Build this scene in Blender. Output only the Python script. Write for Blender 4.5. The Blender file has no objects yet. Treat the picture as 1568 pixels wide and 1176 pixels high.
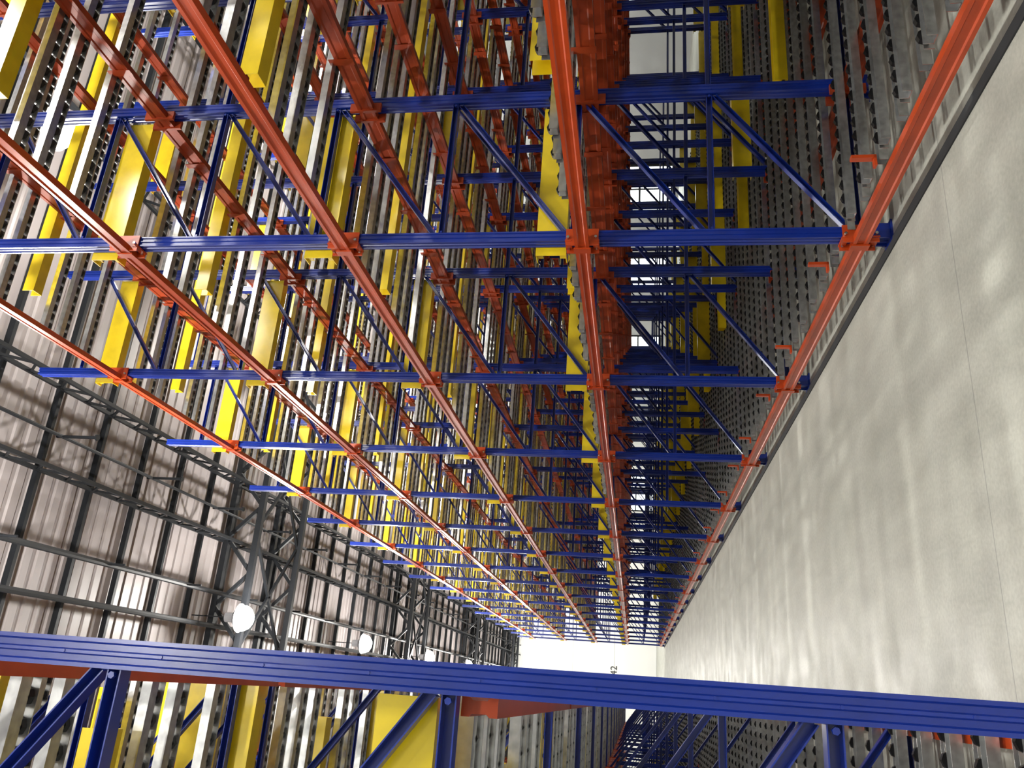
import bpy, math, random
from mathutils import Vector, Matrix
random.seed(3)
S=bpy.context.scene
COL=S.collection
try:
    S.view_settings.view_transform='Standard'; S.view_settings.look='None'
except Exception as ex: print(ex)

# ---------------- materials ----------------
def mat(name, col, rough=0.4, metal=0.0, var=0.12, scale=6.0, bump=0.0, emit=0, spec=0.5, detail=6, coat=0.0):
    m=bpy.data.materials.new(name); m.use_nodes=True
    nt=m.node_tree; b=nt.nodes['Principled BSDF']
    tc=nt.nodes.new('ShaderNodeTexCoord')
    n=nt.nodes.new('ShaderNodeTexNoise'); n.inputs['Scale'].default_value=scale; n.inputs['Detail'].default_value=detail
    nt.links.new(tc.outputs['Object'],n.inputs['Vector'])
    r=nt.nodes.new('ShaderNodeValToRGB')
    r.color_ramp.elements[0].position=0.3; r.color_ramp.elements[1].position=0.7
    r.color_ramp.elements[0].color=(*[c*(1-var) for c in col],1)
    r.color_ramp.elements[1].color=(*[min(1,c*(1+var)) for c in col],1)
    nt.links.new(n.outputs['Fac'],r.inputs['Fac'])
    nt.links.new(r.outputs['Color'],b.inputs['Base Color'])
    b.inputs['Roughness'].default_value=rough; b.inputs['Metallic'].default_value=metal
    b.inputs['Specular IOR Level'].default_value=spec
    b.inputs['Coat Weight'].default_value=coat; b.inputs['Coat Roughness'].default_value=0.15
    if emit:
        b.inputs['Emission Color'].default_value=(*col,1); b.inputs['Emission Strength'].default_value=emit
    if bump:
        bp=nt.nodes.new('ShaderNodeBump'); bp.inputs['Strength'].default_value=bump
        nt.links.new(n.outputs['Fac'],bp.inputs['Height']); nt.links.new(bp.outputs['Normal'],b.inputs['Normal'])
    return m
M_BLUE=mat('paint_blue',(0.004,0.023,0.24),0.28,spec=0.5,coat=0.3)
M_ORG=mat('paint_orange',(0.50,0.060,0.010),0.30,spec=0.4,coat=0.2)
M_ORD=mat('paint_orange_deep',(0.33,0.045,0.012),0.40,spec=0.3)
M_YEL=mat('paint_yellow',(0.78,0.58,0.012),0.28,coat=0.4)
M_GAL=mat('galvanised_steel',(0.60,0.61,0.61),0.27,metal=0.88,var=0.22,scale=25)
M_WHL=mat('roller_plastic_black',(0.008,0.008,0.009),0.35,spec=0.3)
M_BLT=mat('bolt_zinc',(0.7,0.7,0.68),0.25,metal=1)
M_BLK=mat('steel_dark',(0.008,0.009,0.011),0.55,spec=0.15)
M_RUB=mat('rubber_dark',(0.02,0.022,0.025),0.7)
M_LMP=mat('lamp_diffuser',(1.0,0.96,0.85),0.5,emit=60)
M_HSG=mat('lamp_housing',(0.3,0.3,0.32),0.4,metal=0.5)
M_WIN=mat('daylight_glazing',(0.9,0.97,0.95),0.3,emit=4,var=0.02)
M_WAL=mat('wall_panel_white',(0.40,0.42,0.42),0.6,var=0.04,scale=0.4)
M_SGN=mat('sign_black',(0.03,0.03,0.03),0.6)

def floor_mat():
    m=bpy.data.materials.new('polished_concrete'); m.use_nodes=True
    nt=m.node_tree; b=nt.nodes['Principled BSDF']; L=nt.links
    tc=nt.nodes.new('ShaderNodeTexCoord')
    def noise(s,d,dist=0,scalev=None):
        n=nt.nodes.new('ShaderNodeTexNoise'); n.inputs['Scale'].default_value=s; n.inputs['Detail'].default_value=d; n.inputs['Distortion'].default_value=dist
        if scalev:
            mp=nt.nodes.new('ShaderNodeMapping'); mp.inputs['Scale'].default_value=scalev
            L.new(tc.outputs['Object'],mp.inputs['Vector']); L.new(mp.outputs['Vector'],n.inputs['Vector'])
        else: L.new(tc.outputs['Object'],n.inputs['Vector'])
        return n
    def ramp(n,p0,c0,p1,c1):
        r=nt.nodes.new('ShaderNodeValToRGB'); r.color_ramp.elements[0].position=p0; r.color_ramp.elements[1].position=p1
        r.color_ramp.elements[0].color=(*c0,1); r.color_ramp.elements[1].color=(*c1,1); L.new(n.outputs['Fac'],r.inputs['Fac']); return r
    def mix(a,bb,mode='MULTIPLY',f=1):
        x=nt.nodes.new('ShaderNodeMixRGB'); x.blend_type=mode; x.inputs['Fac'].default_value=f
        L.new(a,x.inputs[1]); L.new(bb,x.inputs[2]); return x.outputs[0]
    a=ramp(noise(1.1,9,0.8),0.34,(0.42,0.43,0.38),0.66,(0.51,0.52,0.465))
    c=ramp(noise(2.6,8,0.5,(1.8,0.5,1)),0.36,(0.90,0.90,0.90),0.64,(1.05,1.05,1.05))
    d=ramp(noise(45,8),0.3,(0.88,0.88,0.88),0.7,(1.07,1.07,1.07))
    e=ramp(noise(9,2,0.4),0.19,(0.3,0.3,0.3),0.23,(1,1,1))
    o=mix(a.outputs[0],c.outputs[0]); o=mix(o,d.outputs[0]); o=mix(o,e.outputs[0],f=0.7)
    sp=nt.nodes.new('ShaderNodeSeparateXYZ'); L.new(tc.outputs['Object'],sp.inputs[0])
    def math_(op,x,v):
        k=nt.nodes.new('ShaderNodeMath'); k.operation=op; L.new(x,k.inputs[0]); k.inputs[1].default_value=v; return k.outputs[0]
    y=math_('SUBTRACT',sp.outputs[1],4.05); y=math_('PINGPONG',y,2.75); y=math_('LESS_THAN',y,0.004)
    x=nt.nodes.new('ShaderNodeMixRGB'); L.new(math_('MULTIPLY',y,0.5),x.inputs['Fac']); L.new(o,x.inputs[1]); x.inputs[2].default_value=(0.12,0.12,0.12,1)
    L.new(x.outputs[0],b.inputs['Base Color'])
    rr=ramp(noise(2,6),0.3,(0.40,)*3,0.7,(0.60,)*3); L.new(rr.outputs[0],b.inputs['Roughness'])
    b.inputs['Specular IOR Level'].default_value=0.4
    bp=nt.nodes.new('ShaderNodeBump'); bp.inputs['Strength'].default_value=0.04; L.new(noise(12,6).outputs['Fac'],bp.inputs['Height']); L.new(bp.outputs[0],b.inputs['Normal'])
    return m
M_FLR=floor_mat()
def panel_mat(name,c,axis,per,dark=0.75):
    m=bpy.data.materials.new(name); m.use_nodes=True; nt=m.node_tree; L=nt.links; b=nt.nodes['Principled BSDF']
    tc=nt.nodes.new('ShaderNodeTexCoord'); sp=nt.nodes.new('ShaderNodeSeparateXYZ'); L.new(tc.outputs['Object'],sp.inputs[0])
    k=nt.nodes.new('ShaderNodeMath'); k.operation='PINGPONG'; L.new(sp.outputs[axis],k.inputs[0]); k.inputs[1].default_value=per/2
    r=nt.nodes.new('ShaderNodeMapRange'); r.inputs['From Min'].default_value=0; r.inputs['From Max'].default_value=0.04
    L.new(k.outputs[0],r.inputs['Value'])
    x=nt.nodes.new('ShaderNodeMixRGB'); L.new(r.outputs[0],x.inputs['Fac']); x.inputs[1].default_value=(*[v*dark for v in c],1); x.inputs[2].default_value=(*c,1)
    L.new(x.outputs[0],b.inputs['Base Color']); b.inputs['Roughness'].default_value=0.55
    return m
M_PAN=panel_mat('insulated_wall_panel',(0.88,0.89,0.87),2,3.2,0.5)
M_ROOF=mat('roof_sheet',(0.25,0.225,0.225),0.5,var=0.04,scale=0.5,spec=0.3)

# ---------------- mesh builder ----------------
class MB:
    def __init__(s): s.v=[];s.f=[];s.m=[];s.mats=[]
    def mi(s,m):
        if m not in s.mats: s.mats.append(m)
        return s.mats.index(m)
    def add(s,vs,fs,m):
        o=len(s.v); i=s.mi(m); s.v+= [tuple(v) for v in vs]
        for f in fs: s.f.append([o+k for k in f]); s.m.append(i)
    def box(s,a,b,m):
        x0,y0,z0=a;x1,y1,z1=b
        s.add([(x0,y0,z0),(x1,y0,z0),(x1,y1,z0),(x0,y1,z0),(x0,y0,z1),(x1,y0,z1),(x1,y1,z1),(x0,y1,z1)],
              [(0,3,2,1),(4,5,6,7),(0,1,5,4),(1,2,6,5),(2,3,7,6),(3,0,4,7)],m)
    def prism(s,prof,org,U,V,W,L,m):
        org=Vector(org);U=Vector(U);V=Vector(V);W=Vector(W);n=len(prof)
        vs=[org+U*p[0]+V*p[1] for p in prof]+[org+U*p[0]+V*p[1]+W*L for p in prof]
        fs=[(i,(i+1)%n,(i+1)%n+n,i+n) for i in range(n)]+[tuple(range(n-1,-1,-1)),tuple(range(n,2*n))]
        s.add(vs,fs,m)
    def chan(s,p0,p1,w,h,t,m,up=(0,0,1)):
        p0=Vector(p0);p1=Vector(p1);W=(p1-p0);L=W.length;W/=L
        V=Vector(up);V=(V-W*V.dot(W)).normalized();U=W.cross(V)
        prof=[(-w/2,-h/2),(w/2,-h/2),(w/2,h/2),(w/2-t,h/2),(w/2-t,-h/2+t),(-w/2+t,-h/2+t),(-w/2+t,h/2),(-w/2,h/2)]
        s.prism(prof,p0,U,V,W,L,m)
    def bar(s,p0,p1,w,h,m,up=(0,0,1)):
        p0=Vector(p0);p1=Vector(p1);W=(p1-p0);L=W.length;W/=L
        V=Vector(up);V=V-W*V.dot(W)
        if V.length<1e-4: V=Vector((1,0,0))-W*W.x
        V.normalize();U=W.cross(V)
        s.prism([(-w/2,-h/2),(w/2,-h/2),(w/2,h/2),(-w/2,h/2)],p0,U,V,W,L,m)
    def cyl(s,c,ax,r,h,m,n=8,r2=None):
        c=Vector(c);W=Vector(ax).normalized();U=W.orthogonal().normalized();V=W.cross(U)
        r2=r if r2 is None else r2
        vs=[c+U*math.cos(2*math.pi*i/n)*r+V*math.sin(2*math.pi*i/n)*r-W*h/2 for i in range(n)]+\
           [c+U*math.cos(2*math.pi*i/n)*r2+V*math.sin(2*math.pi*i/n)*r2+W*h/2 for i in range(n)]
        s.add(vs,[(i,(i+1)%n,(i+1)%n+n,i+n) for i in range(n)]+[tuple(range(n-1,-1,-1)),tuple(range(n,2*n))],m)
    def mesh(s,name):
        me=bpy.data.meshes.new(name); me.from_pydata(s.v,[],s.f)
        for m in s.mats: me.materials.append(m)
        me.polygons.foreach_set('material_index',s.m); me.update(); return me
def obj(name,me,loc=(0,0,0),parent=None,rz=0,sx=1):
    o=bpy.data.objects.new(name,me); COL.objects.link(o); o.location=loc
    if sx!=1: o.scale=(sx,1,1)
    if parent: o.parent=parent
    return o
def empty(name,loc=(0,0,0)):
    e=bpy.data.objects.new(name,None); COL.objects.link(e); e.location=loc; return e

# ---------------- rack parts (local: x=0 aisle face, +x into the rack) ----------------
BAY=2.74; Y0=-0.49; NB=18
LEV=[0.20,2.06,3.82,5.59,7.42]; HT=8.43; FD=1.25
def side_prof(hu,hv,g=0.008):
    P=[]
    def edge(a,b,nrm):
        for t,d in ((0,0),(0.14,0),(0.2,g),(0.40,g),(0.45,0),(0.55,0),(0.60,g),(0.80,g),(0.86,0)):
            P.append((a[0]+(b[0]-a[0])*t-nrm[0]*d,a[1]+(b[1]-a[1])*t-nrm[1]*d))
    edge((-hu,-hv),(hu,-hv),(0,-1)); edge((hu,-hv),(hu,hv),(1,0)); edge((hu,hv),(-hu,hv),(0,1)); edge((-hu,hv),(-hu,-hv),(-1,0))
    return P
CPROF=side_prof(0.040,0.046)
def frame_mesh():
    b=MB()
    for x in (0,FD):
        b.prism(CPROF,(x,0,0.012),(1,0,0),(0,1,0),(0,0,1),HT-0.012,M_BLUE)
        b.box((x-0.075,-0.08,0),(x+0.075,0.08,0.012),M_BLUE)
        b.box((x-0.055,-0.006-0.055,0.012),(x+0.055,0.006-0.055,0.13),M_BLUE)
        b.box((x-0.055,-0.006+0.055,0.012),(x+0.055,0.006+0.055,0.13),M_BLUE)
        for sx in (-0.06,0.06): b.cyl((x+sx,0.065,0.02),(0,0,1),0.009,0.03,M_BLT,6)
        z=0.25
        while z<HT-0.1:
            for sy in (-1,1): b.cyl((x,sy*0.0465,z),(0,1,0),0.005,0.004,M_BLUE,6)
            z+=0.3
    z=0.20; k=0
    while z<HT-0.2:
        b.chan((0.035,0,z),(FD-0.035,0,z),0.042,0.05,0.004,M_BLUE,up=(0,-1,0))
        if z+0.965<HT: b.chan((0.035,0.0,z+0.05),(FD-0.035,0,z+0.93),0.036,0.045,0.004,M_BLUE,up=(0,-1,0))
        for x in (0.055,FD-0.055): b.cyl((x,-0.03,z),(0,1,0),0.010,0.012,M_BLUE,6)
        z+=0.965; k+=1
    return b.mesh('upright_frame')
BPROF=[(-.025,-.050),(.025,-.050),(.025,-.028),(.017,-.02),(.017,.02),(.025,.028),(.025,.050),(-.025,.050),(-.025,.028),(-.017,.02),(-.017,-.02),(-.025,-.028)]
def front_beam(left=False):
    b=MB(); x=-0.066 if not left else 0.066
    b.prism(BPROF,(x,0.0 if not left else 0.05,0),(1,0,0),(0,0,1),(0,1,0),BAY if not left else BAY-0.1,M_ORG)
    if not left:
        y=0.0
        b.box((x-0.006-0.028,y-0.03,-0.06),(x+0.006-0.028,y+0.03,0.06),M_ORG)
        b.box((x-0.02,y-0.060,-0.115),(0.045,y-0.050,0.115),M_ORG)
        b.box((x-0.02,y+0.050,-0.115),(0.045,y+0.060,0.115),M_ORG)
        for zz in (-0.12,0.075):
            b.box((-0.054,y-0.064,zz),(-0.042,y+0.064,zz+0.045),M_ORG)
            for yy in (-0.072,0.072):
                b.cyl((-0.03,y+yy,zz+0.024),(0,1,0),0.011,0.026,M_BLT,6)
            for yy in (-0.035,0.035):
                b.cyl((-0.060,y+yy,zz+0.024),(1,0,0),0.009,0.02,M_BLT,6)
    return b.mesh('front_beam')
TR=(0.42,0.68,0.93,1.56,1.79,2.18)
def lane_mesh(depth,low=False,bar=False):
    b=MB()
    D=depth
    xs=[]; x=FD
    while x<=D+0.01: xs.append(x); x+=FD
    for x in xs:
        b.prism([(p[0]*1.0,p[1]*1.3) for p in BPROF],(x-0.07,0.0,-0.01),(1,0,0),(0,0,1),(0,1,0),BAY,M_ORD)
        for y in (0.06,BAY-0.06):
            b.box((x-0.105,y-0.012,-0.13),(x-0.03,y+0.012,0.12),M_ORD)
        if not low:
            for y in (0.57,1.37,2.15): b.box((x-0.10,y-0.03,-0.085),(x-0.095,y+0.03,0.10),M_ORD)
    if bar:
        b.chan((0.16,0.07,0.03),(0.16,BAY-0.07,0.03),0.05,0.05,0.004,M_GAL,up=(0,0,-1))
        b.chan((0.30,0.07,0.03),(0.30,BAY-0.07,0.03),0.05,0.05,0.004,M_GAL,up=(0,0,-1))
    tr=TR if not low else (0.22,0.60,0.98,1.36,1.74,2.12,2.50)
    for y in tr:
        b.chan((0.0,y,0.10),(D,y,0.10),0.060,0.05,0.003,M_GAL,up=(0,0,1))
        b.bar((0.0,y+0.062,0.085),(D,y+0.062,0.085),0.004,0.05,M_GAL)
        if low: b.chan((0.0,y+0.19,0.06),(D,y+0.19,0.06),0.05,0.05,0.003,M_GAL,up=(0,0,1))
        x=0.06
        while x<D-0.03:
            b.cyl((x,y+0.046,0.108),(0,1,0),0.038,0.026,M_WHL,8)
            x+=0.105
    b.chan((0.3 if not low else FD*2,1.37,0.17),(D,1.37,0.17),0.12,0.12,0.005,M_YEL,up=(0,0,1))
    return b.mesh('roller_lane')
def guide_mesh(L=1.3,h=0.22):
    b=MB()
    b.prism([(-.05,-h/2),(.06,-h/2),(.06,-h/2+.006),(-.044,-h/2+.006),(-.044,h/2-.006),(.06,h/2-.006),(.06,h/2),(-.05,h/2)],(0,0,0),(0,1,0),(0,0,1),(1,0,0),L,M_YEL)
    for x in (0.02,L-0.05):
        b.box((x,-.044,-h/2+.006),(x+.006,.03,-h/2+.05),M_YEL); b.box((x,-.044,h/2-.05),(x+.006,.03,h/2-.006),M_YEL)
    return b.mesh('pallet_guide')
ME_F=frame_mesh(); ME_B=front_beam(); ME_BL=front_beam(True); ME_L=lane_mesh(9*FD); ME_L1=lane_mesh(9*FD,bar=True); ME_L0=lane_mesh(9*FD,low=True); ME_G=guide_mesh()
ME_G2=guide_mesh(1.25,0.20); ME_G3=guide_mesh(1.2,0.17)
tie=MB()
for z in (0.2,1.17,3.1,5.03,6.96,8.3): tie.chan((0.03,0,z),(FD-0.03,0,z),0.04,0.05,0.004,M_BLUE,up=(0,-1,0))
ME_T=tie.mesh('frame_spacer')
flag=MB(); flag.box((-0.01,-0.02,0.1),(0.012,0.02,0.24),M_ORG); flag.box((-0.06,-0.02,0.1),(0.012,0.02,0.115),M_ORG)
ME_FL=flag.mesh('lane_stop')

def rack(x0,sx,k0,nfr,left):
    root=empty('pallet_flow_rack',(x0,0,0))
    for k in range(k0,NB+1):
        y=Y0+BAY*k
        for i in range(nfr):
            obj('upright_frame',ME_F,(sx*i*2*FD,y,0),root,sx=sx)
            if i<nfr-1: obj('frame_spacer',ME_T,(sx*(i*2+1)*FD,y,0),root,sx=sx)
        for li,z in enumerate(LEV):
            for i in range(nfr):
                if li==0 and i==0: continue
                if left and i==0: obj('pallet_guide',ME_G3,(sx*0.05,y+0.10,z+0.20),root,sx=sx)
                else: obj('pallet_guide',ME_G if i==0 else ME_G2,(sx*(i*2*FD-(0.10 if i==0 else 0)),y+0.105,z+(0.23 if li else 0.34)),root,sx=sx)
            if k<NB:
                obj('front_beam',ME_BL if left else ME_B,(0,y,z),root,sx=sx)
                obj('roller_lane',ME_L0 if li==0 else (ME_L1 if li==1 and not left else ME_L),(0,y,z),root,sx=sx)
                if li==0:
                    for yy in (0.43,1.92): obj('lane_stop',ME_FL,(sx*0.02,y+yy,z),root,sx=sx)
    return root
XR=3.04
rack(XR,1,0,5,False)
rack(0.02,-1,1,4,True)

# ---------------- room ----------------
XW0,XW1,YW0,YW1,ZR=-16.0,22.0,-9.0,66.0,11.0
f=MB(); f.box((XW0,YW0,-0.2),(XW1,YW1,0),M_FLR); obj('floor',f.mesh('floor'))
c=MB(); vs=[];fs=[];y=YW0
while y<YW1:
    for dy,dz in ((0,0),(0.16,0),(0.19,0.025),(0.27,0.025)):
        vs+=[(XW0,y+dy,ZR+dz),(XW1,y+dy,ZR+dz)]
    y+=0.30
for i in range(len(vs)//2-1): fs.append((2*i,2*i+1,2*i+3,2*i+2))
c.add(vs,fs,M_ROOF); obj('ceiling',c.mesh('ceiling'))
w=MB(); w.box((XW0,YW1,0),(XW1,YW1+0.2,ZR),M_PAN); obj('wall_back',w.mesh('wall_back'))
w=MB(); w.box((XW1,YW0,0),(XW1+0.2,YW1,ZR),M_WAL); obj('wall_right',w.mesh('wall_right'))
w=MB(); w.box((XW0-0.2,YW0,0),(XW0,YW1,ZR),M_WAL); obj('wall_left',w.mesh('wall_left'))
w=MB(); w.box((XW0,YW0-0.2,0),(XW1,YW0,ZR),M_WAL); obj('wall_front',w.mesh('wall_front'))
def window(n,a,b):
    w=MB(); w.box(a,b,M_WIN)
    dx=b[0]-a[0];dy=b[1]-a[1]
    for t in (0,0.5,1):
        if dy>dx: w.box((a[0]-0.03,a[1]+dy*t-0.05,a[2]),(b[0],a[1]+dy*t+0.05,b[2]),M_BLK)
        else: w.box((a[0]+dx*t-0.05,a[1]-0.03,a[2]),(a[0]+dx*t+0.05,b[1],b[2]),M_BLK)
    for z in (a[2],(a[2]+b[2])/2,b[2]): w.box((a[0]-0.02,a[1]-0.02,z-0.05),(b[0],b[1],z+0.05),M_BLK)
    obj('window_%d'%n,w.mesh('window'))
window(1,(21.95,30,0.3),(22,33.5,3.2)); window(2,(21.95,38,0.3),(22,41.5,3.2)); window(3,(21.95,48,0.3),(22,52,3.2)); window(4,(21.95,18,0.3),(22,21,3.2))
window(5,(14.5,65.95,0.3),(17.5,66,3.2))
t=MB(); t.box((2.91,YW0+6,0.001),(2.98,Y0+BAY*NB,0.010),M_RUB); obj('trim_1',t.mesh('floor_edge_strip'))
cu=bpy.data.curves.new('aisle_number','FONT'); cu.body='42'; cu.size=0.7; cu.extrude=0.01; cu.materials.append(M_SGN)
so=bpy.data.objects.new('aisle_number_sign',cu); COL.objects.link(so); so.location=(1.7,65.96,3.0); so.rotation_euler=(math.pi/2,0,0)

# roof structure
p=MB(); y=YW0+0.6
while y<YW1:
    p.bar((XW0+.05,y,ZR-0.06),(XW1-.05,y,ZR-0.06),0.07,0.10,M_BLK); y+=1.3
obj('roof_purlins',p.mesh('roof_purlins'))
def lattice(b,p0,p1,dep,step,ch=0.05,up=(0,0,1)):
    p0=Vector(p0);p1=Vector(p1);U=Vector(up);L=(p1-p0).length;W=(p1-p0)/L
    b.bar(p0,p1,ch,ch,M_BLK); b.bar(p0+U*dep,p1+U*dep,ch,ch,M_BLK)
    n=int(L/step)
    for i in range(n):
        a=p0+W*(i*step);m_=p0+W*((i+.5)*step)+U*dep;e=p0+W*((i+1)*step)
        b.bar(a,m_,ch*.6,ch*.6,M_BLK); b.bar(m_,e,ch*.6,ch*.6,M_BLK)
for x in (-9.4,-5.3,-1.2,2.71,4.06,8.1,12.2,16.3):
    b=MB(); lattice(b,(x,YW0+.05,ZR-0.50),(x,YW1-.05,ZR-0.50),0.36,0.7,0.06); obj('roof_joist',b.mesh('roof_joist'))
for y in (3.4,17.2,31,45,59):
    b=MB()
    for dy in (0,2.4): lattice(b,(XW0+.05,y+dy,ZR-0.9),(XW1-.05,y+dy,ZR-0.9),0.70,1.5,0.13)
    x=XW0+.1
    while x<XW1-2.8:
        b.bar((x,y,ZR-0.85),(x+2.7,y+2.4,ZR-0.85),0.06,0.06,M_BLK); b.bar((x,y+2.4,ZR-0.85),(x+2.7,y,ZR-0.85),0.06,0.06,M_BLK); x+=2.7
    obj('roof_girder',b.mesh('roof_girder'))
b=MB(); YL=YW1-YW0-0.4
for x in (0.86,1.54): b.cyl((x,(YW0+YW1)/2,ZR-0.45),(0,1,0),0.05,YL,M_BLK,8)
y=YW0+1
while y<YW1-2:
    b.cyl((1.54,y,ZR-0.62),(0,0,1),0.02,0.35,M_BLK,6); b.cyl((3.3,y+1.0,ZR-0.5),(0,0,1),0.025,0.7,M_BLK,6); b.cyl((3.3,y+1.0,ZR-0.86),(0,0,1),0.05,0.03,M_BLK,8); y+=2.6
b.cyl((3.3,(YW0+YW1)/2,ZR-0.25),(0,1,0),0.03,YL,M_BLK,8)
obj('sprinkler_pipes',b.mesh('sprinkler_pipes'))

# lamps (housing + glowing bowl diffuser + suspension rod)
lm=MB()
lm.cyl((0,0,0.12),(0,0,1),0.30,0.12,M_HSG,20,r2=0.14); lm.cyl((0,0,0.27),(0,0,1),0.10,0.2,M_HSG,16)
lm.cyl((0,0,0.75),(0,0,1),0.012,0.8,M_BLK,6)
rr=[(0.27,0.05),(0.26,-0.04),(0.22,-0.13),(0.13,-0.20)]
for (r0,z0),(r1,z1) in zip(rr[:-1],rr[1:]): lm.cyl((0,0,(z0+z1)/2),(0,0,-1),r0,z0-z1,M_LMP,20,r2=r1)
ME_H=lm.mesh('housing')
for x in (-5.5,1.04,6.95,13.2):
    for j in range(-1,8):
        y=8.3*j
        e=empty('high_bay_lamp',(x,y,9.8)); obj('housing',ME_H,(0,0,0),e)
        ld=bpy.data.lights.new('lamp','POINT'); ld.energy=900; ld.color=(1,0.97,0.91); ld.shadow_soft_size=0.12
        lo=bpy.data.objects.new('light',ld); COL.objects.link(lo); lo.parent=e; lo.location=(0,0,-0.40)

wd=bpy.data.worlds.new('World'); S.world=wd; wd.use_nodes=True
wd.node_tree.nodes['Background'].inputs[0].default_value=(0.6,0.7,0.8,1); wd.node_tree.nodes['Background'].inputs[1].default_value=0.3

# camera
cd=bpy.data.cameras.new('camera'); cam=bpy.data.objects.new('camera',cd); COL.objects.link(cam)
cd.sensor_width=36; cd.lens=28.35; cd.clip_start=0.02; cd.clip_end=300
R=Vector((.06994,.1396,-.98774)).normalized(); U=Vector((.93209,-.3620,.01485)).normalized(); B=R.cross(U)
mw=Matrix((R,U,B)).transposed().to_4x4(); mw.translation=Vector((0,0,1.65)); cam.matrix_world=mw
S.camera=cam
